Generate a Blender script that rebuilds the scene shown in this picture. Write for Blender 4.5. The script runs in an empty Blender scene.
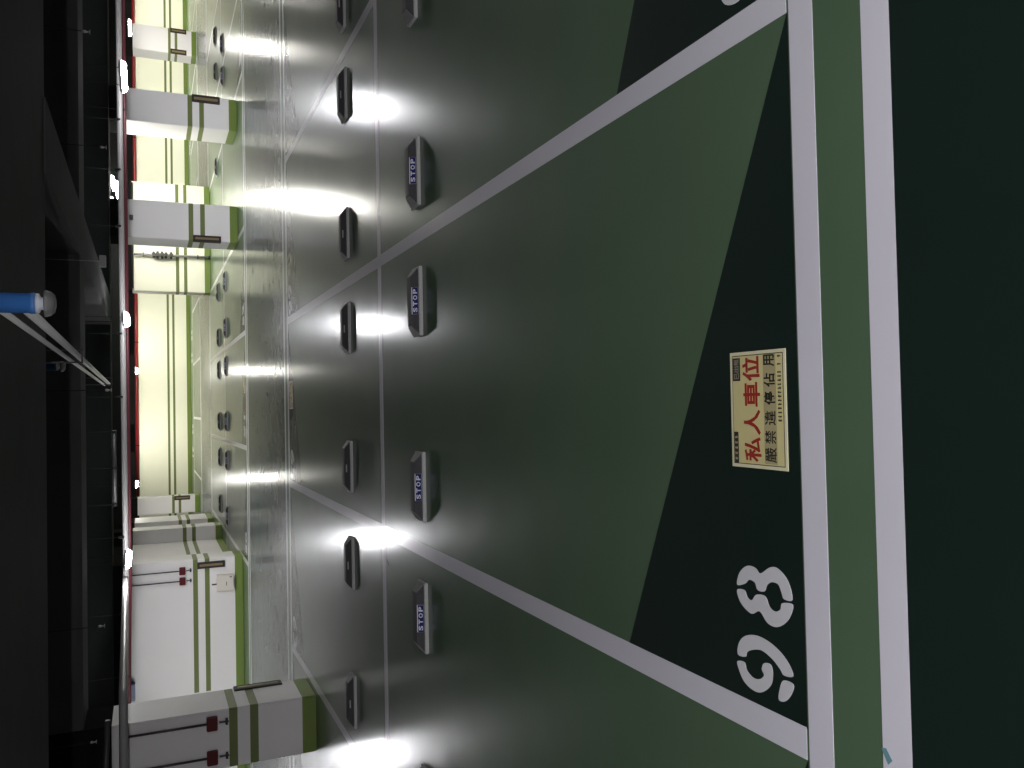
import bpy, bmesh, math, random
from mathutils import Vector, Matrix
random.seed(7)
PI = math.pi
S = bpy.context.scene
C = S.collection

# ------------------------------------------------------------------ materials
def mat(name):
    m = bpy.data.materials.new(name); m.use_nodes = True
    return m, m.node_tree.nodes, m.node_tree.links, m.node_tree.nodes['Principled BSDF']

def plain(name, col, rough=0.5, metal=0.0, spec=0.5, noise=0.0, nscale=20.0):
    m, N, L, B = mat(name)
    B.inputs['Roughness'].default_value = rough
    B.inputs['Metallic'].default_value = metal
    B.inputs['Specular IOR Level'].default_value = spec
    if noise:
        tc = N.new('ShaderNodeTexCoord'); nz = N.new('ShaderNodeTexNoise')
        nz.inputs['Scale'].default_value = nscale; nz.inputs['Detail'].default_value = 4
        L.new(tc.outputs['Object'], nz.inputs['Vector'])
        mx = N.new('ShaderNodeMix'); mx.data_type = 'RGBA'
        mx.inputs[6].default_value = (*[c*(1-noise) for c in col], 1)
        mx.inputs[7].default_value = (*[min(1, c*(1+noise)) for c in col], 1)
        L.new(nz.outputs['Fac'], mx.inputs[0]); L.new(mx.outputs[2], B.inputs['Base Color'])
    else:
        B.inputs['Base Color'].default_value = (*col, 1)
    return m

def floor_paint(name, col, rough=0.45, var=0.12, coat=0.75, coat_rough=0.19):
    """glossy epoxy floor paint: cloudy wear in the colour, fine grain in the gloss of the clear coat"""
    m, N, L, B = mat(name)
    ge = N.new('ShaderNodeNewGeometry')
    n1 = N.new('ShaderNodeTexNoise'); n1.inputs['Scale'].default_value = 1.7; n1.inputs['Detail'].default_value = 6
    n3 = N.new('ShaderNodeTexNoise'); n3.inputs['Scale'].default_value = 3.0; n3.inputs['Detail'].default_value = 3
    for n in (n1, n3): L.new(ge.outputs['Position'], n.inputs['Vector'])
    mx = N.new('ShaderNodeMix'); mx.data_type = 'RGBA'
    mx.inputs[6].default_value = (*[c*(1-var) for c in col], 1)
    mx.inputs[7].default_value = (*[c*(1+var) for c in col], 1)
    L.new(n1.outputs['Fac'], mx.inputs[0]); L.new(mx.outputs[2], B.inputs['Base Color'])
    B.inputs['Roughness'].default_value = rough
    B.inputs['Specular IOR Level'].default_value = 0.12
    B.inputs['Coat Weight'].default_value = coat
    mr = N.new('ShaderNodeMapRange')
    mr.inputs['From Min'].default_value = 0.3; mr.inputs['From Max'].default_value = 0.7
    mr.inputs['To Min'].default_value = coat_rough - 0.02; mr.inputs['To Max'].default_value = coat_rough + 0.025
    L.new(n3.outputs['Fac'], mr.inputs['Value']); L.new(mr.outputs[0], B.inputs['Coat Roughness'])
    return m

def wall_paint(name, col, stripe_from_x=None, top=2.44):
    """off-white wall: green skirting, two olive bands, black above the lamp line (all by height)"""
    m, N, L, B = mat(name)
    B.inputs['Roughness'].default_value = 0.5
    ge = N.new('ShaderNodeNewGeometry'); sp = N.new('ShaderNodeSeparateXYZ')
    L.new(ge.outputs['Position'], sp.inputs[0])
    def op(o, a, b):
        n = N.new('ShaderNodeMath'); n.operation = o
        for i, v in enumerate((a, b)):
            if isinstance(v, (int, float)): n.inputs[i].default_value = v
            else: L.new(v, n.inputs[i])
        return n.outputs[0]
    z = sp.outputs['Z']
    def band(a, b): return op('MULTIPLY', op('GREATER_THAN', z, a), op('LESS_THAN', z, b))
    st = op('ADD', band(0.735, 0.838), band(0.99, 1.093))
    if stripe_from_x is not None:
        st = op('MULTIPLY', st, op('GREATER_THAN', sp.outputs['X'], stripe_from_x))
    nz = N.new('ShaderNodeTexNoise'); nz.inputs['Scale'].default_value = 1.3; nz.inputs['Detail'].default_value = 5
    L.new(ge.outputs['Position'], nz.inputs['Vector'])
    def mix(fac, a, b):
        n = N.new('ShaderNodeMix'); n.data_type = 'RGBA'
        L.new(fac, n.inputs[0])
        for i, v in ((6, a), (7, b)):
            if isinstance(v, tuple): n.inputs[i].default_value = (*v, 1)
            else: L.new(v, n.inputs[i])
        return n.outputs[2]
    base = mix(nz.outputs['Fac'], tuple(c*0.96 for c in col), tuple(min(1, c*1.03) for c in col))
    c1 = mix(st, base, (0.135, 0.165, 0.045))
    c2 = mix(op('LESS_THAN', z, 0.18), c1, (0.150, 0.215, 0.040))
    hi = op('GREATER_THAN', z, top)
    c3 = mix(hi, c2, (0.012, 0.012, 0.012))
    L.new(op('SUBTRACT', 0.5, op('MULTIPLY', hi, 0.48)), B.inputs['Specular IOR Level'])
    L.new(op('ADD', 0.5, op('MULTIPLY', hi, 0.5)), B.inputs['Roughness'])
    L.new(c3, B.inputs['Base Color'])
    return m

def glow(name, col, strength):
    m, N, L, B = mat(name)
    B.inputs['Base Color'].default_value = (0.8, 0.8, 0.8, 1)
    B.inputs['Emission Color'].default_value = (*col, 1)
    B.inputs['Emission Strength'].default_value = strength
    return m

M = dict(
    green=floor_paint('light green floor paint', (0.067, 0.112, 0.063)),
    dark=floor_paint('dark green floor paint', (0.0065, 0.0145, 0.0110)),
    lane=floor_paint('blue green lane paint', (0.0075, 0.0185, 0.0175)),
    white=floor_paint('white line paint', (0.54, 0.53, 0.57), var=0.04),
    number=floor_paint('white number paint', (0.52, 0.52, 0.53), var=0.05),
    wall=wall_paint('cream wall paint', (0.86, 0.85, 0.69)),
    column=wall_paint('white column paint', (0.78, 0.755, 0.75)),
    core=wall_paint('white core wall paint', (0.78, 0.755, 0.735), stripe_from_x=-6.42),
    black=plain('black ceiling paint', (0.016, 0.017, 0.017), 0.85, spec=0.15, noise=0.25, nscale=3),
    beam=plain('dark grey beam paint', (0.068, 0.068, 0.066), 0.85, spec=0.15, noise=0.2, nscale=3),
    rubber=plain('black rubber', (0.042, 0.042, 0.044), 0.6, spec=0.3, noise=0.3, nscale=60),
    grey_rubber=plain('grey rubber edge', (0.36, 0.36, 0.35), 0.6, noise=0.15, nscale=60),
    end_lit=plain('end rubber in lit tone', (0.16, 0.16, 0.155), 0.6, noise=0.2, nscale=60),  # paler than the body: lamp light on the sloping ends put into the colour
    blue_plate=plain('navy plate', (0.008, 0.010, 0.10), 0.6, spec=0.2),
    white_plate=plain('white plate', (0.55, 0.55, 0.6), 0.5),
    cream=plain('cream sign vinyl', (0.52, 0.47, 0.22), 0.45, noise=0.06, nscale=30),
    cream_edge=plain('pale sign edge', (0.60, 0.57, 0.38), 0.45),
    tan=plain('tan sign band', (0.34, 0.30, 0.155), 0.5),
    red_ink=plain('red sign ink', (0.27, 0.022, 0.012), 0.5),
    black_ink=plain('black sign ink', (0.012, 0.011, 0.008), 0.5),
    grey_ink=plain('grey sign lettering', (0.22, 0.20, 0.15), 0.5),
    guard=plain('black guard rubber', (0.020, 0.014, 0.010), 0.6),
    tanstrip=plain('tan reflective strip', (0.20, 0.15, 0.075), 0.4),
    red_pipe=plain('red pipe paint', (0.26, 0.018, 0.022), 0.35),
    dull_red=plain('dull red pipe paint', (0.085, 0.014, 0.02), 0.5),
    grey_pipe=plain('grey plastic pipe', (0.30, 0.29, 0.285), 0.4),
    dark_pipe=plain('dark steel conduit', (0.06, 0.06, 0.057), 0.45, 0.3),
    steel=plain('galvanised steel', (0.45, 0.45, 0.44), 0.35, 0.8),
    white_tube=plain('white conduit', (0.52, 0.52, 0.50), 0.3),
    blue=plain('blue plastic', (0.045, 0.16, 0.45), 0.25),
    blue_dull=plain('dull blue plastic', (0.03, 0.07, 0.18), 0.4),
    collar=plain('white plastic', (0.65, 0.68, 0.74), 0.35),
    dome=plain('frosted grey dome', (0.17, 0.17, 0.165), 0.4),
    redbox=plain('dark red enamel', (0.10, 0.008, 0.010), 0.5, spec=0.25),
    panel=plain('cream enamel panel', (0.66, 0.61, 0.54), 0.4),
    lamp_body=plain('lamp housing', (0.35, 0.35, 0.36), 0.4),
    teal=plain('teal tape', (0.10, 0.22, 0.25), 0.6),
    lamp_cool=glow('lamp light', (0.97, 0.97, 1.0), 45.0),
    lamp_warm=glow('far lamp light', (1.0, 0.98, 0.90), 52.0),
    lamp_fill=glow('added fill lamp light', (1.0, 0.98, 0.90), 105.0),  # for the unseen lamps added to brighten middle and far walls
    lamp_wall_added=glow('added wall lamp light', (1.0, 0.98, 0.86), 66.0),  # for the unseen lamps added to brighten the far cream wall
    lamp_near=glow('near lamp light', (0.97, 0.95, 1.0), 130.0),
)

# ------------------------------------------------------------------ mesh helpers
class MB:
    def __init__(s): s.b = bmesh.new(); s.n = 0
    def box(s, x0, x1, y0, y1, z0, z1, bev=0.0):
        r = bmesh.ops.create_cube(s.b, size=1.0)
        vs = r['verts']
        bmesh.ops.scale(s.b, vec=(x1-x0, y1-y0, z1-z0), verts=vs)
        bmesh.ops.translate(s.b, vec=((x0+x1)/2, (y0+y1)/2, (z0+z1)/2), verts=vs)
        if bev:
            es = {e for v in vs for e in v.link_edges}
            bmesh.ops.bevel(s.b, geom=list(es), offset=bev, segments=2, affect='EDGES')
        return s
    def tube(s, pts, r, n=12, caps=True):
        pts = [Vector(p) for p in pts]; rings = []
        rr = r if isinstance(r, (list, tuple)) else [r]*len(pts)
        ref = None
        for i, p in enumerate(pts):
            a = pts[max(i-1, 0)]; c = pts[min(i+1, len(pts)-1)]
            d = (c-a).normalized()
            if ref is None: ref = Vector((0, 0, 1)) if abs(d.z) < 0.9 else Vector((1, 0, 0))
            u = d.cross(ref).normalized(); v = u.cross(d).normalized()
            rings.append([s.b.verts.new(p + (u*math.cos(2*PI*k/n) + v*math.sin(2*PI*k/n))*rr[i]) for k in range(n)])
        for A, B_ in zip(rings, rings[1:]):
            for k in range(n):
                f = s.b.faces.new((A[k], A[(k+1) % n], B_[(k+1) % n], B_[k])); f.smooth = True
        if caps:
            s.b.faces.new(rings[0][::-1]); s.b.faces.new(rings[-1])
        return s
    def lathe(s, prof, cx, cy, n=24):
        rings = []
        for r, z in prof:
            rings.append([s.b.verts.new((cx+r*math.cos(2*PI*k/n), cy+r*math.sin(2*PI*k/n), z)) for k in range(n)])
        for A, B_ in zip(rings, rings[1:]):
            for k in range(n):
                f = s.b.faces.new((A[k], A[(k+1) % n], B_[(k+1) % n], B_[k])); f.smooth = True
        s.b.faces.new(rings[0][::-1]); s.b.faces.new(rings[-1])
        return s
    def prism(s, poly, z0, z1):
        """vertical prism over a floor polygon"""
        a = [s.b.verts.new((x, y, z0)) for x, y in poly]; c = [s.b.verts.new((x, y, z1)) for x, y in poly]
        s.b.faces.new(a[::-1]); s.b.faces.new(c); n = len(poly)
        for k in range(n): s.b.faces.new((a[k], a[(k+1) % n], c[(k+1) % n], c[k]))
        return s
    def hull(s, bottom, top):
        """solid between two matching loops of 3D points"""
        a = [s.b.verts.new(p) for p in bottom]; c = [s.b.verts.new(p) for p in top]
        s.b.faces.new(a[::-1]); s.b.faces.new(c); n = len(a)
        for k in range(n): s.b.faces.new((a[k], a[(k+1) % n], c[(k+1) % n], c[k]))
        return s
    def add(s, me, mtx):
        k = len(s.b.verts); s.b.from_mesh(me); s.b.verts.ensure_lookup_table()
        bmesh.ops.transform(s.b, matrix=mtx, verts=list(s.b.verts)[k:])
        return s
    def obj(s, name, m, parent=None, recalc=True):
        if recalc: bmesh.ops.recalc_face_normals(s.b, faces=s.b.faces)
        me = bpy.data.meshes.new(name); s.b.to_mesh(me); s.b.free()
        me.materials.append(m if not isinstance(m, str) else M[m])
        o = bpy.data.objects.new(name, me); C.objects.link(o)
        if parent: o.parent = parent
        return o

def tag(o, label=None, cat=None, group=None, kind=None):
    if label: o['label'] = label
    if cat: o['category'] = cat
    if group: o['group'] = group
    if kind: o['kind'] = kind
    return o
def empty(name, loc=(0, 0, 0), rz=0.0):
    o = bpy.data.objects.new(name, None); o.location = loc; o.rotation_euler = (0, 0, rz)
    o.empty_display_size = 0.1; C.objects.link(o); return o
def copy_tree(o, parent=None):
    c = o.copy(); C.objects.link(c); c.parent = parent
    for ch in list(o.children): copy_tree(ch, c)
    return c
def text_mesh(t, bold=0.0, depth=0.0):
    cu = bpy.data.curves.new('t', 'FONT'); cu.body = t; cu.offset = bold; cu.extrude = depth; cu.resolution_u = 3
    o = bpy.data.objects.new('t', cu); C.objects.link(o)
    me = bpy.data.meshes.new_from_object(o.evaluated_get(bpy.context.evaluated_depsgraph_get()))
    bpy.data.objects.remove(o); bpy.data.curves.remove(cu)
    return me
def fit_text(t, x0, x1, y0, y1, bold=0.0, depth=0.0):
    """glyph mesh and the matrix that fits it in a rectangle of the xy plane"""
    me = text_mesh(t, bold, depth)
    xs = [v.co.x for v in me.vertices]; ys = [v.co.y for v in me.vertices]
    sx = (x1-x0)/(max(xs)-min(xs)); sy = (y1-y0)/(max(ys)-min(ys))
    return me, Matrix.Translation((x0-min(xs)*sx, y0-min(ys)*sy, 0)) @ Matrix.Diagonal((sx, sy, 1, 1))
def smooth_loop(p, k=4):
    n = len(p); out = []
    for i in range(n):
        a, b, c, d = (Vector(p[(i+j-1) % n]) for j in range(4))
        # keep true corners crisp
        for t in range(k):
            t /= k
            q = 0.5*((2*b) + (c-a)*t + (2*a-5*b+4*c-d)*t*t + (3*b-a-3*c+d)*t**3)
            out.append((q.x, q.y))
    return out

# ------------------------------------------------------------------ the floor and its paint
floor = MB().box(-13.4, 22.2, -8, 46.6, -0.25, 0).obj('floor', 'green'); tag(floor, kind='structure')
Z1, Z2, Z3 = 0.001, 0.002, 0.003
def fpaint(name, x0, x1, y0, y1, z, m, label=None):
    o = MB().box(x0, x1, y0, y1, 0, z).obj(name, m, floor)
    if label: o['label'] = label
    return o
fpaint('aisle_lane', -13.2, 21.4, -7.9, 1.85, Z1, 'dark', 'dark green driving lane in the foreground')
fpaint('aisle_lane', -13.2, 21.4, 13.74, 19.15, Z1, 'lane', 'dark green driving lane across the middle')
fpaint('aisle_lane', -13.2, 21.4, 31.25, 36.75, Z1, 'lane', 'dark green driving lane near the far wall')
XL = [-1.147 + 2.509*k for k in range(-4, 6)]            # stall lines of the two near rows
for y0, y1 in ((1.795, 1.90), (2.10, 2.208), (13.33, 13.45), (13.69, 13.80), (19.10, 19.20), (19.42, 19.54)):
    fpaint('lane_line', -13.2, 21.4, y0, y1, Z2, 'white', 'straight white painted line across the floor')
for y0, y1 in ((30.85, 30.97), (31.2, 31.3), (36.75, 36.87), (37.1, 37.25)):
    fpaint('lane_line', -13.2, 21.4, y0, y1, Z2, 'white', 'straight white painted line across the floor')
fpaint('lane_line', -13.2, 21.4, 7.65, 7.765, Z2, 'white', 'white line dividing the two rows of bays')
fpaint('lane_line', -3.9, 21.4, 25.0, 25.1, Z2, 'white', 'white line dividing the two far rows of bays')
for x in XL:
    fpaint('bay_line', x-0.054, x+0.054, 2.22, 7.65, Z2, 'white', 'white side line of a parking bay')
    fpaint('bay_line', x-0.054, x+0.054, 7.765, 13.33, Z2, 'white', 'white side line of a parking bay')
for a, b in zip(XL, XL[1:]):
    o = MB().prism([(a+0.05, 2.215), (b-0.05, 2.215), (a+0.05, 3.345)], 0, Z1).obj('painted_triangle', 'dark', floor)
    o['label'] = 'dark green triangle at the mouth of a parking bay'
    o = MB().prism([(a+0.05, 13.335), (b-0.05, 13.335), (a+0.05, 12.21)], 0, Z1).obj('painted_triangle', 'dark', floor)
    o['label'] = 'dark green triangle at the mouth of a parking bay'
XC = [-3.42, -0.85, 1.72, 4.06, 7.55, 9.62, 12.15, 14.7]
for x in XC:
    fpaint('bay_line', x-0.055, x+0.055, 19.54, 30.85, Z2, 'white', 'white side line of a far parking bay')
for a, b in zip(XC, XC[1:]):
    if b-a < 3:
        o = MB().prism([(a+0.05, 19.535), (b-0.05, 19.535), (a+0.05, 20.68)], 0, Z1).obj('painted_triangle', 'dark', floor)
        o['label'] = 'dark green triangle at the mouth of a far parking bay'
for k in range(-2, 8):
    x = -0.33 + 2.52*k
    fpaint('bay_line', x-0.055, x+0.055, 37.25, 43.0, Z2, 'white', 'white side line of a bay by the far wall')
fpaint('lane_line', -7, 21.4, 43.0, 43.1, Z2, 'white', 'thin white line in front of the far wall')

G8 = [[(-0.6847, 2.5609), (-0.6382, 2.5453), (-0.6059, 2.502), (-0.6057, 2.4562), (-0.6212, 2.4296), (-0.5902, 2.3768), (-0.5884, 2.3358), (-0.6217, 2.2884), (-0.6812, 2.2692), (-0.6875, 2.3101), (-0.6683, 2.3212), (-0.6427, 2.3365), (-0.6404, 2.3682), (-0.6547, 2.3949), (-0.6805, 2.41), (-0.6823, 2.4465), (-0.6584, 2.46), (-0.6547, 2.4925), (-0.6731, 2.5165)],
      [(-0.7045, 2.5618), (-0.7485, 2.5415), (-0.7751, 2.4844), (-0.7567, 2.4384), (-0.7894, 2.3974), (-0.7905, 2.344), (-0.753, 2.2909), (-0.6987, 2.2671), (-0.7036, 2.3196), (-0.7271, 2.3295), (-0.7401, 2.357), (-0.7297, 2.3856), (-0.6975, 2.406), (-0.7007, 2.4537), (-0.7263, 2.4807), (-0.7194, 2.5051), (-0.6974, 2.5191)]]
G9 = [[(-0.9428, 2.5667), (-0.9033, 2.5616), (-0.8683, 2.5296), (-0.8487, 2.4711), (-0.8524, 2.4), (-0.8764, 2.3326), (-0.9105, 2.2901), (-0.9418, 2.2769), (-0.9503, 2.3209), (-0.9342, 2.3395), (-0.9092, 2.3792), (-0.8941, 2.433), (-0.9045, 2.4816), (-0.9218, 2.5152), (-0.9403, 2.5243)],
      [(-0.9691, 2.5712), (-0.9624, 2.5302), (-0.9892, 2.518), (-1.0054, 2.4809), (-0.9983, 2.4453), (-0.9786, 2.4239), (-0.961, 2.4358), (-0.9363, 2.4222), (-0.9321, 2.3878), (-0.9604, 2.3783), (-1.0054, 2.3908), (-1.0438, 2.4392), (-1.0499, 2.4876), (-1.0322, 2.5365), (-0.9965, 2.5638)],
      [(-0.9686, 2.3246), (-0.9682, 2.2751), (-1.0046, 2.2867), (-1.0371, 2.3171), (-1.0422, 2.3499), (-1.0072, 2.3454)]]
def stencil(loops, dx, label):
    b = MB()
    for lp in loops:
        b.prism([(x+dx, y) for x, y in smooth_loop(lp)], 0, Z3)
    o = b.obj('bay_number', 'number', floor); o['label'] = label
stencil(G9 + G8, 0, 'white stencilled number 98 on the dark green floor')
stencil(G9, 2.509, 'white stencilled digit at the mouth of the next bay')
def number(t, cx, cy, w, h, flip, label):
    me, mt = fit_text(t, -w/2, w/2, -h/2, h/2, 0.02, Z3/2)
    b = MB().add(me, Matrix.Translation((cx, cy, Z3/2)) @ Matrix.Rotation(PI if flip else 0, 4, 'Z') @ mt)
    o = b.obj('bay_number', 'number', floor); o['label'] = label
for t, x in (('63', -3.36), ('65', -0.85), ('66', 1.66)):
    number(t, x, 13.07, 0.46, 0.32, True, 'white painted bay number facing the middle lane')
for t, x in (('50', -3.0), ('51', -0.38), ('52', 2.15), ('53', 8.1)):
    number(t, x, 19.9, 0.5, 0.32, False, 'white painted bay number beyond the middle lane')
for t, x in (('31', -2.0), ('32', -0.9), ('33', 2.6), ('35', 3.7), ('36', 12.9), ('37', 13.6)):
    number(t, x, 44.1, 0.5, 0.9, True, 'white painted number at the foot of the far wall')

# ------------------------------------------------------------------ walls, columns, ceiling
def struct(o, label=None, cat=None):
    return tag(o, label, cat, kind='structure')
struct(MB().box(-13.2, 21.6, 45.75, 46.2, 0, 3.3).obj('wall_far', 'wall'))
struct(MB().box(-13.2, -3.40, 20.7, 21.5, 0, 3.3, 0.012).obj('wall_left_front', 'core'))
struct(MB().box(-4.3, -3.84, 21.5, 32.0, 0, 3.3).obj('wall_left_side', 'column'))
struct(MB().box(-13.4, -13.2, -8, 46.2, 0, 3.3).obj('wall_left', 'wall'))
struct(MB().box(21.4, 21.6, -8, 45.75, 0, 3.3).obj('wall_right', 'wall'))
struct(MB().box(4.02, 7.67, 30.5, 31.2, 0, 3.3, 0.01).obj('wall_middle', 'wall'))
struct(MB().box(-13.4, 21.6, -8, 46.2, 3.3, 3.5).obj('ceiling', 'black'))

def guard(parent, x0, x1, y0, y1, z0=0.38, z1=1.0, face='y-'):
    g = MB().box(x0, x1, y0, y1, z0, z1, 0.006).obj('corner_guard', 'guard', parent)
    g['label'] = 'black rubber corner guard with a tan strip'
    if face == 'y-':
        c = (x0+x1)/2; w = (x1-x0)*0.17
        MB().box(c-w, c+w, y0-0.004, y0+0.006, z0+0.05, z1-0.05).obj('reflective_strip', 'tanstrip', g)
    else:
        c = (y0+y1)/2; w = (y1-y0)*0.17
        MB().box(x1-0.006, x1+0.004, c-w, c+w, z0+0.05, z1-0.05).obj('reflective_strip', 'tanstrip', g)
def column(x0, x1, y0, y1, label):
    return struct(MB().box(x0, x1, y0, y1, 0, 3.3, 0.012).obj('column', 'column'), label, 'column')
c = column(-4.52, -3.785, 11.37, 12.17, 'nearest white column with green bands, carrying two small red boxes')
guard(c, -3.80, -3.765, 12.02, 12.19, 0.34, 0.97, 'x+')
MB().box(-3.87, -3.765, 12.155, 12.19, 0.34, 0.97, 0.006).obj('corner_guard', 'guard', c)
c = column(3.975, 4.84, 20.9, 21.9, 'white column standing in front of the wall with the valve pipe')
guard(c, 3.955, 4.10, 20.88, 20.915); MB().box(3.955, 3.99, 20.9, 21.03, 0.38, 1.0, 0.006).obj('corner_guard', 'guard', c)
c = column(6.62, 7.36, 20.8, 21.9, 'white column right of the valve pipe wall with a guard on its right corner')
guard(c, 7.20, 7.38, 20.78, 20.815); MB().box(7.345, 7.38, 20.8, 20.95, 0.38, 1.0, 0.006).obj('corner_guard', 'guard', c)
c = column(14.93, 15.97, 37.5, 38.4, 'distant white column with a guard on both front corners')
guard(c, 14.91, 15.12, 37.48, 37.515); guard(c, 15.80, 15.99, 37.48, 37.515)
c = column(-4.35, -3.64, 38.9, 39.8, 'far white column at the left end of the far wall')
guard(c, -3.80, -3.62, 38.88, 38.915)
column(-4.2, -3.44, 26.8, 27.6, 'shaded grey pilaster on the side wall, nearer of the two')
column(-4.2, -3.66, 30.5, 32.05, 'shaded grey pilaster on the side wall, farther of the two')
g = MB().box(-3.62, -3.47, 20.66, 20.705, 0.40, 1.0, 0.006).obj('corner_guard', 'guard')
tag(g, 'black and tan guard strip on the white wall above the electrical panel', 'guard')
MB().box(-3.57, -3.52, 20.655, 20.665, 0.45, 0.95).obj('reflective_strip', 'tanstrip', g)

def beam(x0, x1, y0, y1, label, m='black'):
    struct(MB().box(x0, x1, y0, y1, 2.745, 3.32, 0.01).obj('beam', m), label, 'beam')
beam(-13.2, 21.4, 4.6, 7.65, 'wide dark ceiling beam nearest the camera', 'beam')
beam(-13.2, 21.4, 11.4, 12.3, 'dark ceiling beam above the nearest column', 'beam')
beam(-13.2, 21.4, 20.35, 21.3, 'dark ceiling beam above the middle columns')
beam(-13.2, 21.4, 30.4, 31.3, 'dark ceiling beam above the valve pipe wall')
beam(-13.2, 21.4, 38.7, 39.6, 'dark ceiling beam farthest from the camera')
struct(MB().box(1.92, 2.55, 7.6, 20.4, 2.735, 3.31, 0.01).obj('beam', 'beam'), 'dark ceiling beam running away from the camera', 'beam')

# ------------------------------------------------------------------ wheel stops
def make_stop():
    r = empty('wheel_stop')
    L0, L1 = 0.275, 0.195
    MB().box(-L0, L0, 0, 0.20, 0, 0.030, 0.004).obj('base', 'grey_rubber', r)
    B0 = [(-0.262, 0.016, 0.029), (0.262, 0.016, 0.029), (0.262, 0.184, 0.029), (-0.262, 0.184, 0.029)]
    T0 = [(-L1, 0.046, 0.084), (L1, 0.046, 0.084), (L1, 0.154, 0.084), (-L1, 0.154, 0.084)]
    b = MB().hull(B0, T0)
    bmesh.ops.bevel(b.b, geom=list(b.b.edges), offset=0.006, segments=2, affect='EDGES')
    b.obj('body', 'rubber', r)
    for s in (-1, 1):       # sloping end facings, lighter tone stands in for lamp light on them
        n = Vector((0.055*s, 0, 0.067)).normalized()*0.004
        lo = [Vector((s*0.262, 0.024, 0.032)), Vector((s*0.262, 0.176, 0.032)), Vector((s*(L1+.003), 0.148, 0.081)), Vector((s*(L1+.003), 0.052, 0.081))]
        MB().hull([p - n*0.5 for p in lo], [p + n for p in lo]).obj('lit_end_face', 'end_lit', r)
    # plate on the sloping front face: local u along X, w up the slope
    sl = Vector((0, 0.030, 0.055)).normalized(); nn = Vector((0, -0.055, 0.030)).normalized()
    P0 = Vector((0, 0.016, 0.029))
    def onface(rot=False):
        X = Vector((1, 0, 0)); m = Matrix.Identity(4)
        for i in range(3): m[i][0], m[i][1], m[i][2], m[i][3] = X[i], sl[i], nn[i], P0[i]
        return m
    F = onface(); R180 = Matrix.Translation((0, 0.2, 0)) @ Matrix.Rotation(PI, 4, 'Z')
    def slab(x0, x1, y0, y1, z0, z1, mt, name, m, par):
        b = MB().box(x0, x1, y0, y1, z0, z1); bmesh.ops.transform(b.b, matrix=mt, verts=b.b.verts); return b.obj(name, m, par)
    w = slab(-0.106, 0.106, 0.004, 0.058, 0, 0.004, F, 'sign_plate', 'white_plate', r)
    pl = slab(-0.105, 0.105, 0.005, 0.051, 0, 0.0055, F, 'blue_field', 'blue_plate', w)
    b = MB()
    for k, ch in enumerate('STOP'):
        me, mt = fit_text(ch, -0.091+0.049*k, -0.091+0.049*k+0.036, 0.011, 0.046, 0.03, 0.001)
        b.add(me, F @ Matrix.Translation((0, 0, 0.0062)) @ mt)
    b.obj('lettering', 'white_plate', w)
    slab(-0.055, 0.025, 0.034, 0.046, 0, 0.004, R180 @ F, 'label_plate', 'grey_rubber', r)
    return r
stop0 = make_stop(); used = False
def stop(x, y, flip, label, group):
    global used
    o = stop0 if not used else copy_tree(stop0); used = True
    o.location = (x+0.008, y+0.2 if flip else y, 0.0); o.rotation_euler = (0, 0, PI if flip else 0)
    tag(o, label, 'wheel stop', group)
GA, GB = 'wheel stops of the near row of bays', 'wheel stops of the second row of bays'
GC, GD = 'wheel stops of the first far row', 'wheel stops of the second far row'
for x, l in ((-3.14, 'black wheel stop with blue STOP plate, only its end showing, leftmost of the near row'),
             (-1.67, 'black STOP wheel stop just left of the left white line of bay 98'),
             (-0.645, 'black STOP wheel stop inside bay 98, left one of its pair'),
             (0.825, 'black STOP wheel stop inside bay 98, right one of its pair'),
             (1.86, 'black STOP wheel stop just right of the right white line of bay 98'),
             (3.36, 'black STOP wheel stop rightmost of the near row, cut by the picture edge')):
    stop(x, 6.37, False, l, GA)
for x, l in ((-3.13, 'black wheel stop seen from behind, near the foot of the nearest column'),
             (-1.67, 'black wheel stop seen from behind, in the bright reflection left of the bay 98 line'),
             (-0.64, 'black wheel stop seen from behind, straight beyond the left stop of bay 98'),
             (0.85, 'black wheel stop seen from behind, straight beyond the right stop of bay 98'),
             (1.87, 'black wheel stop seen from behind, just right of the long white bay line'),
             (3.38, 'black wheel stop seen from behind, left of the brightest lamp reflection on the right'),
             (4.37, 'black wheel stop seen from behind, cut by the right picture edge')):
    stop(x, 8.94, True, l, GB)
for x, l in ((-2.89, 'distant STOP wheel stop beside the shaded side wall'),
             (-1.38, 'distant STOP wheel stop in the first far row, left of the second far bay line'),
             (-0.31, 'distant STOP wheel stop in the first far row, right of the second far bay line'),
             (1.20, 'distant STOP wheel stop in the first far row, left of the third far bay line'),
             (2.25, 'distant STOP wheel stop in the first far row, right of the third far bay line'),
             (3.52, 'distant STOP wheel stop left of the valve pipe wall and its column'),
             (9.2, 'distant STOP wheel stop beyond the two columns, nearer of the tight pair'),
             (10.1, 'distant STOP wheel stop beyond the two columns, right by the picture edge')):
    stop(x, 24.2, False, l, GC)
for x, l in ((-2.80, 'far dark wheel stop seen from behind, beside the shaded side wall'),
             (-1.40, 'far dark wheel stop seen from behind, second from the shaded side wall'),
             (-0.34, 'far dark wheel stop seen from behind, third from the shaded side wall'),
             (1.20, 'far dark wheel stop seen from behind, fourth from the shaded side wall'),
             (2.18, 'far dark wheel stop seen from behind, fifth from the shaded side wall'),
             (3.55, 'far dark wheel stop seen from behind, next to the corner of the valve pipe wall'),
             (7.35, 'far dark wheel stop half hidden at the foot of the right column'),
             (10.25, 'far dark wheel stop beyond the right column, left of its pair'),
             (11.35, 'far dark wheel stop beyond the right column, cut close to the picture edge')):
    stop(x, 26.7, True, l, GD)

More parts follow.
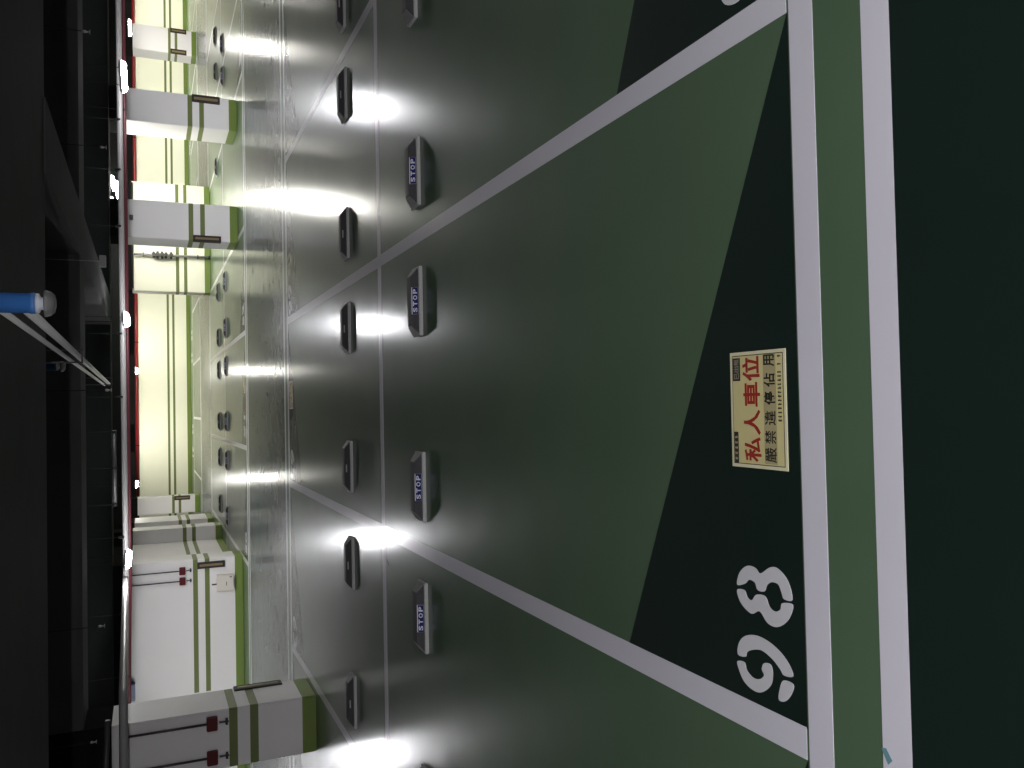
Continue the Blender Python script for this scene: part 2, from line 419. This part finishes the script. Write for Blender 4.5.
# ------------------------------------------------------------------ floor sign, tape
def make_sign():
    r = empty('floor_sign')
    W, H = 0.42, 0.297
    MB().box(0, W, 0, H, 0.0, 0.004).obj('sheet', 'cream_edge', r)
    f = MB().box(0.012, W-0.012, 0.012, H-0.012, 0.001, 0.0046).obj('frame_line', 'black_ink', r)
    MB().box(0.015, W-0.015, 0.015, H-0.015, 0.001, 0.0050).obj('field', 'cream', r)
    def R(u0, u1, v0, v1): return u0*W, u1*W, (1-v1)*H, (1-v0)*H
    def glyphs(seq, name, m, bold, z, par=r):
        b = MB()
        for ch, u0, u1, v0, v1 in seq:
            me, mt = fit_text(ch, *R(u0, u1, v0, v1), bold, 0.0004); b.add(me, Matrix.Translation((0, 0, z)) @ mt)
        return b.obj(name, m, par)
    x0, x1, y0, y1 = R(0.045, 0.965, 0.615, 0.835)
    MB().box(x0, x1, y0, y1, 0.001, 0.0054).obj('tan_band', 'tan', r)
    glyphs([('私', .055, .265, .25, .555), ('人', .285, .50, .25, .555), ('車', .525, .735, .25, .555), ('位', .745, .955, .24, .555)], 'red_lettering', 'red_ink', 0.022, 0.0058)
    glyphs([('嚴', .06, .185, .63, .825), ('禁', .215, .325, .63, .82), ('違', .37, .49, .63, .82)], 'black_lettering', 'black_ink', 0.004, 0.0060)
    glyphs([('停', .54, .65, .63, .82), ('佔', .69, .805, .63, .82), ('用', .86, .96, .63, .82)], 'black_lettering', 'black_ink', 0.020, 0.0060)
    x0, x1, y0, y1 = R(0.75, 0.95, 0.055, 0.195)
    bx = MB().box(x0, x1, y0, y1, 0.001, 0.0054).obj('corner_box', 'black_ink', r)
    glyphs([('已', .765, .82, .08, .17), ('出', .825, .88, .08, .17), ('租', .885, .94, .08, .17)], 'corner_lettering', 'grey_ink', 0.01, 0.0058, bx)
    x0, x1, y0, y1 = R(0.035, 0.305, 0.055, 0.135)
    bx = MB().box(x0, x1, y0, y1, 0.001, 0.0054).obj('corner_box', 'black_ink', r)
    rnd = random.Random(3)
    def marks(u0, u1, v0, v1, n, gap, name, m, par, z):    # print too small to read: short strokes
        b = MB()
        for k in range(n):
            if k in gap: continue
            a = u0+(u1-u0)*k/n; w = (u1-u0)/n*0.62
            for j in range(3):
                v = v0+(v1-v0)*(j+0.15)/3
                q0, q1, s0, s1 = R(a+w*rnd.uniform(0, .25), a+w*rnd.uniform(.7, 1), v, v+(v1-v0)*0.2)
                b.box(q0, q1, s0, s1, 0.002, z)
            q0, q1, s0, s1 = R(a+w*.4, a+w*.6, v0, v1); b.box(q0, q1, s0, s1, 0.002, z)
        b.obj(name, m, par)
    marks(0.06, 0.29, 0.07, 0.12, 5, (), 'small_print', 'tan', bx, 0.0058)
    marks(0.40, 0.965, 0.865, 0.925, 17, (13, 15), 'small_print', 'black_ink', r, 0.0056)
    return r
sg = make_sign(); sg.location = (-0.2475, 2.270, 0.0); sg.rotation_euler = (0, 0, -0.004)
tag(sg, 'cream floor sign with large red characters at the mouth of bay 98', 'sign', 'floor signs in the bays')
s2 = copy_tree(sg); s2.location = (0.42, 13.25, 0); s2.rotation_euler = (0, 0, PI)
tag(s2, 'small cream floor sign in the second row facing the middle lane', 'sign', 'floor signs in the bays')
s3 = copy_tree(sg); s3.location = (0.38, 19.72, 0); s3.rotation_euler = (0, 0, 0)
tag(s3, 'pale floor sign in the far bay beyond the middle lane', 'sign', 'floor signs in the bays')
t = MB().prism([(-1.047, 1.905), (-1.041, 1.888), (-1.0706, 1.8656), (-1.0866, 1.8808)], 0, 0.0035).obj('tape_scrap', 'teal')
tag(t, 'small teal strip of tape stuck on the white lane line', 'tape')
t = MB().tube([(-1.372, 7.62, 0.008), (-1.41, 7.555, 0.009), (-1.462, 7.475, 0.006)], [0.002, 0.0045, 0.002], 8).obj('dark_scrap', 'rubber')
tag(t, 'thin dark scrap lying on the shiny floor by the row divider line', 'debris')

# ------------------------------------------------------------------ lamps
def make_lamp(m):
    r = empty('batten_lamp')
    MB().hull([(-0.105, -0.62, 0.088), (0.105, -0.62, 0.088), (0.105, 0.62, 0.088), (-0.105, 0.62, 0.088)],
              [(-0.06, -0.62, 0.135), (0.06, -0.62, 0.135), (0.06, 0.62, 0.135), (-0.06, 0.62, 0.135)]).obj('housing', 'lamp_body', r)
    b = MB(); n = 14       # opal half-round diffuser
    rings = [[b.b.verts.new((-0.09*math.cos(PI*k/n), y, 0.088-0.088*math.sin(PI*k/n))) for k in range(n+1)] for y in (-0.60, 0.60)]
    for k in range(n):
        f = b.b.faces.new((rings[0][k], rings[0][k+1], rings[1][k+1], rings[1][k])); f.smooth = True
    b.b.faces.new(rings[0]); b.b.faces.new(rings[1][::-1]); b.b.faces.new((rings[0][0], rings[0][n], rings[1][n], rings[1][0]))
    b.obj('diffuser', m, r)
    for s in (-1, 1):
        MB().tube([(0, s*0.45, 0.13), (0, s*0.45, 0.98)], 0.006, 8).obj('hanger_rod', 'black', r)
    return r
def lamps(m, items, group):
    p = None
    for x, y, z, l in items:
        o = make_lamp(m) if p is None else copy_tree(p)
        if p is None: p = o
        o.location = (x, y, z); tag(o, l, 'lamp', group)
lamps('lamp_cool', [(6.38, 17.5, 2.31, 'lit tube lamp at upper right, in front of the right column'),
                    (1.75, 17.5, 2.30, 'lit tube lamp near the middle, beside the far cream wall'),
                    (-2.75, 17.5, 2.31, 'lit tube lamp in front of the white wall with two red boxes'),
                    (-7.25, 17.5, 2.30, 'lit tube lamp hidden behind the nearest column'),
                    (10.75, 17.5, 2.30, 'lit tube lamp past the right picture edge')], 'tube lamps of the middle lane')
lamps('lamp_fill', [(6.2, 27.6, 2.86, 'added unseen lamp in front of the valve pipe wall, screened by the pipes'),  # this list: unseen lamps added to brighten the middle and far walls
                      (9.2, 42.8, 2.90, 'added unseen lamp over the far wall, hidden behind the left middle column'),
                      (14.7, 42.5, 2.90, 'added unseen lamp over the far wall, hidden behind the right column'),
                      (20.8, 42.5, 2.97, 'added unseen lamp over the far wall at its right end')], 'added unseen fill lamps')
lamps('lamp_warm', [(5.45, 22.7, 2.585, 'lit tube lamp above the columns, screened by the pipes'),
                    (7.0, 28.3, 2.86, 'added unseen lamp over the valve pipe wall, right one behind the left middle column'),  # unseen, added as a second fill for the valve pipe wall
                    (14.9, 35.5, 2.46, 'lit far tube lamp at the upper right, beside the distant column'),
                    (11.75, 35.5, 2.40, 'lit far tube lamp hidden behind the right column'),
                    (1.6, 36, 2.33, 'tiny lit far lamp near the middle of the red pipe'),
                    (-2.8, 36, 2.37, 'tiny lit far lamp near the left end of the red pipe')], 'tube lamps of the far lane')
def unseen_wall_lamp(x, l):  # unseen lamp, added to brighten the far cream wall
    o = make_lamp('lamp_wall_added'); o.location = (x, 43.0, 2.78); o.rotation_euler = (0, 0, PI/2)
    MB().box(-0.16, -0.145, -0.66, 0.66, -0.20, 0.14, 0.003).box(-0.16, 0.06, -0.66, 0.66, 0.13, 0.14).obj('light_shield', 'black', o)  # black shield added to keep this lamp's light off the floor reflections
    tag(o, l, 'lamp', 'added unseen lamps over the far cream wall')
unseen_wall_lamp(3.3, 'added unseen shielded lamp washing the right part of the far cream wall')
unseen_wall_lamp(-1.2, 'added unseen shielded lamp washing the left part of the far cream wall')
lamps('lamp_near', [(-7.25, -2.2, 2.4, 'lit tube lamp above the near lane, far left'),
                    (-2.75, -2.2, 2.4, 'lit tube lamp above the near lane, left of the camera'),
                    (1.75, -2.2, 2.4, 'lit tube lamp above the near lane, right of the camera'),
                    (6.25, -2.2, 2.4, 'lit tube lamp above the near lane, far right')], 'tube lamps of the near lane')

# ------------------------------------------------------------------ pipes and small fittings
def pipe(name, pts, r, m, label, cat='pipe', clamps=(), cm='black'):
    o = MB().tube(pts, r, 16).obj(name, m); tag(o, label, cat)
    a, b = Vector(pts[0]), Vector(pts[-1])
    for t in clamps:
        p = a.lerp(b, t); d = (b-a).normalized()
        q = MB().tube([p-d*0.02, p+d*0.02], r*1.25, 16)
        q.tube([p+Vector((0, 0, r)), (p.x, p.y, 3.295)], 0.006, 8)
        q.obj('clamp', cm, o)
    return o
pipe('hanging_drain_pipe', [(-12.9, 18.6, 2.50), (-7.04, 18.6, 2.49), (-3.14, 18.6, 2.435), (8.35, 18.6, 2.475), (12.5, 18.6, 2.50)], 0.055, 'grey_pipe', 'long grey plastic pipe slung across behind the tube lamps',
     clamps=(0.26, 0.35, 0.41, 0.52, 0.57, 0.655, 0.70, 0.74), cm='black')
pipe('hanging_sprinkler_pipe', [(-12.9, 18.72, 2.42), (-7.04, 18.72, 2.42), (-3.14, 18.72, 2.36), (8.35, 18.72, 2.385), (12.5, 18.72, 2.39)], 0.032, 'dull_red', 'long dull red pipe running just under the grey pipe', clamps=(0.30, 0.45, 0.57, 0.75))
pipe('hanging_conduit', [(-1.85, 18.5, 2.62), (-0.35, 18.5, 2.625)], 0.04, 'dark_pipe', 'thick dark conduit section above the long grey pipe', clamps=(0.02, 0.5, 0.98))
pipe('hanging_conduit', [(-5.6, 10.95, 2.30), (-3.42, 10.95, 2.297), (-3.34, 10.99, 2.297), (-3.30, 11.08, 2.299), (-3.27, 18.4, 2.44)], 0.05, 'grey_pipe', 'grey pipe bending round in front of the top of the nearest column')
pipe('hanging_conduit', [(-6, 10.5, 2.56), (-3.42, 10.5, 2.445)], 0.028, 'dark_pipe', 'dark conduit in front of the top of the nearest column')
pipe('hanging_fire_pipe', [(-4.2, 45.6, 2.50), (21.3, 45.6, 2.50)], 0.075, 'red_pipe', 'bright red pipe along the top of the far wall', clamps=(0.1, 0.3, 0.5, 0.7, 0.9))
o = pipe('ceiling_conduit', [(0.52, 4.66, 2.665), (0.455, 15.4, 2.655)], 0.017, 'white_tube', 'thin white tube running away overhead, left of the two', 'pipe')
o = pipe('ceiling_conduit', [(0.525, 4.66, 2.552), (0.475, 15.4, 2.59)], 0.025, 'white_tube', 'thicker white tube running away overhead, right of the two', 'pipe')
for y in (8.3, 14.9):
    b = MB().box(0.44, 0.56, y-0.015, y+0.015, 2.52, 2.535).box(0.44, 0.452, y-0.015, y+0.015, 2.52, 3.3).box(0.548, 0.56, y-0.015, y+0.015, 2.52, 3.3)
    tag(b.obj('pipe_hanger', 'dark_pipe'), 'dark strap hanger holding the two white tubes, %s one' % ('nearer' if y < 10 else 'farther'), 'bracket', 'strap hangers of the white tubes')
def pendant(x, y, z, r, label, dull=False, top=3.295):
    e = empty('pendant_sensor', (x, y, z))
    MB().lathe([(r*0.30, 0.052), (r*1.25, 0.050), (r*1.28, 0.042), (r*1.15, 0.022), (r*0.85, 0.006), (r*0.4, 0.001), (0.001, 0.0)][::-1], 0, 0).obj('dome', 'dome', e)
    MB().lathe([(r*0.62, 0.045), (r*0.62, 0.065), (r*0.95, 0.072), (r*0.95, 0.088)], 0, 0).obj('collar', 'collar', e)
    MB().lathe([(r*0.97, 0.086), (r*1.02, 0.09), (r*1.02, 0.11), (r*0.97, 0.113), (r*0.97, top-z)], 0, 0).obj('sleeve', 'blue_dull' if dull else 'blue', e)
    tag(e, label, 'sensor')
pendant(0.53, 4.6, 2.402, 0.05, 'bright blue hanging tube with a grey dome end, nearest overhead', top=2.742)
pendant(0.495, 10.0, 2.79, 0.045, 'dim blue hanging tube with a dome end, farther back behind the white tubes', True)

def sprinkler(x, y, z, label):
    e = empty('hanging_sprinkler', (x, y, z))
    MB().tube([(0, 0, 0.05), (0, 0, 3.3-z)], 0.005, 8).obj('drop_pipe', 'black', e)
    MB().lathe([(0.02, 0.0), (0.022, 0.004), (0.006, 0.012), (0.008, 0.03), (0.014, 0.04), (0.014, 0.06), (0.007, 0.065)], 0, 0, 12).obj('head', 'steel', e)
    tag(e, label, 'sprinkler', 'sprinkler heads under the dark ceiling')
sprinkler(3.68, 9.0, 2.48, 'thin sprinkler drop at the upper right under the near beam')
sprinkler(2.97, 10.4, 2.40, 'thin sprinkler drop level with the right column')
sprinkler(0.25, 10.4, 2.37, 'thin sprinkler drop by the ends of the white tubes')
sprinkler(-3.60, 10.4, 2.55, 'thin sprinkler drop above the nearest column')
sprinkler(-2.35, 10.4, 2.46, 'thin sprinkler drop above the plain white wall')
e = MB().box(1.72, 1.85, 10.95, 11.07, 2.44, 2.51, 0.005).tube([(1.785, 11.01, 2.5), (1.785, 11.01, 3.295)], 0.003, 8).obj('hanging_junction_box', 'grey_pipe')
tag(e, 'small pale junction box hanging beside the dark beam', 'junction box')

def alarm(x, y, z, label):
    e = empty('fixture_box', (x, y, z))
    MB().box(-0.085, 0.085, -0.075, 0, -0.065, 0.065, 0.008).obj('box', 'redbox', e)
    MB().lathe([(0.02, -0.085), (0.024, -0.08), (0.024, -0.06)], 0, -0.04, 12).obj('lens', 'collar', e)
    MB().tube([(0, -0.03, 0.06), (0, -0.03, 1.06)], 0.014, 10).obj('conduit', 'dark_pipe', e)
    MB().tube([(0, -0.03, -0.06), (0, -0.03, -0.20)], 0.012, 10).tube([(-0.04, -0.03, -0.175), (0.04, -0.03, -0.175)], 0.016, 10).obj('outlet', 'dark_pipe', e)
    tag(e, label, 'junction box', 'dark red boxes on conduits')
alarm(-3.93, 11.37, 1.30, 'dark red box on a conduit, right one on the nearest column')
alarm(-4.355, 11.37, 1.30, 'dark red box on a conduit, left one on the nearest column')
alarm(-3.63, 20.7, 1.32, 'dark red box on a conduit, right one on the far white wall')
alarm(-3.86, 20.7, 1.32, 'dark red box on a conduit, left one on the far white wall')

e = empty('mounted_electrical_panel', (-3.98, 20.7, 0.40))
MB().box(-0.19, 0.19, -0.10, 0, -0.19, 0.19, 0.008).obj('cabinet', 'panel', e)
d = MB().box(-0.17, 0.17, -0.112, -0.098, -0.17, 0.17, 0.004).obj('door', 'panel', e)
MB().box(0.125, 0.145, -0.13, -0.11, -0.14, -0.09, 0.003).obj('latch', 'dark_pipe', d)
MB().box(-0.06, 0.03, -0.115, -0.11, -0.03, -0.015).obj('label_strip', 'dark_pipe', d)
tag(e, 'cream electrical panel low on the white wall', 'electrical panel')
MB().tube([(-0.02, -0.05, 0.19), (-0.02, -0.05, 0.29)], 0.016, 10).obj('cable_gland', 'dark_pipe', e)
e = MB().box(-6.35, -5.98, 20.5, 20.705, 2.32, 2.44, 0.01).obj('wall_box', 'blue_dull'); tag(e, 'small blue box high on the white wall under the pipes', 'box')
MB().tube([(-5.93, 20.6, 2.38), (-5.99, 20.6, 2.38)], 0.03, 10).obj('connector', 'dark_pipe', e)
e = empty('valve_pipe', (5.22, 30.5, 0))
MB().tube([(0, -0.12, 0.05), (0, -0.12, 2.385)], 0.04, 12).obj('riser', 'grey_pipe', e)
for z, r in ((1.78, .075), (1.66, .09), (1.52, .085), (1.40, .07), (1.24, .08)):
    MB().tube([(-r*1.4, -0.13, z), (r*1.4, -0.13, z)], 0.036, 12).tube([(0, -0.17, z), (0, -0.26, z)], 0.02, 10).tube([(0, -0.25, z), (0, -0.265, z)], r*0.8, 14).obj('valve', 'dark_pipe', e)
MB().tube([(0, -0.12, 0.0), (0, -0.12, 0.09)], 0.06, 12).obj('foot', 'dark_pipe', e)
for z in (0.4, 2.1): MB().box(-0.06, 0.06, -0.17, -0.004, z-0.015, z+0.015).obj('bracket', 'dark_pipe', e)
tag(e, 'vertical grey pipe with a cluster of valves on the bright middle wall', 'pipe')
pipe('conduit', [(4.1, 30.42, 2.43), (7.6, 30.42, 2.43)], 0.03, 'dark_pipe', 'dark conduit along the top of the bright middle wall')
e = MB().box(4.36, 4.46, 20.78, 20.905, 2.27, 2.35, 0.008).obj('fixture_bracket', 'dark_pipe'); tag(e, 'small dark fixture at the top of the left middle column', 'bracket')

# ------------------------------------------------------------------ camera, world, view
cam = bpy.data.cameras.new('camera'); co = bpy.data.objects.new('camera', cam); C.objects.link(co)
R = Vector((0.9994999, -0.0302141, -0.0093289)); D = Vector((-0.0205362, -0.3958827, -0.9180714)); FW = Vector((0.0240456, 0.9178039, -0.3963052))
mw = Matrix.Identity(4)
for i in range(3):
    mw[i][0], mw[i][1], mw[i][2] = D[i], R[i], -FW[i]
mw[2][3] = 2.0
co.matrix_world = mw
cam.sensor_fit = 'HORIZONTAL'; cam.sensor_width = 36.0; cam.lens = 843.677/1024*36.0
cam.clip_start = 0.05; cam.clip_end = 200
S.camera = co
w = bpy.data.worlds.new('world'); S.world = w; w.use_nodes = True
w.node_tree.nodes['Background'].inputs[0].default_value = (0.5, 0.52, 0.55, 1)
w.node_tree.nodes['Background'].inputs[1].default_value = 0.02
S.view_settings.view_transform = 'Standard'; S.view_settings.look = 'None'
S.view_settings.exposure = 1.6; S.view_settings.gamma = 1.0; S.view_settings.use_curve_mapping = False
S.cycles.use_denoising = True
S.cycles.sample_clamp_indirect = 6.0
S.cycles.max_bounces = 8
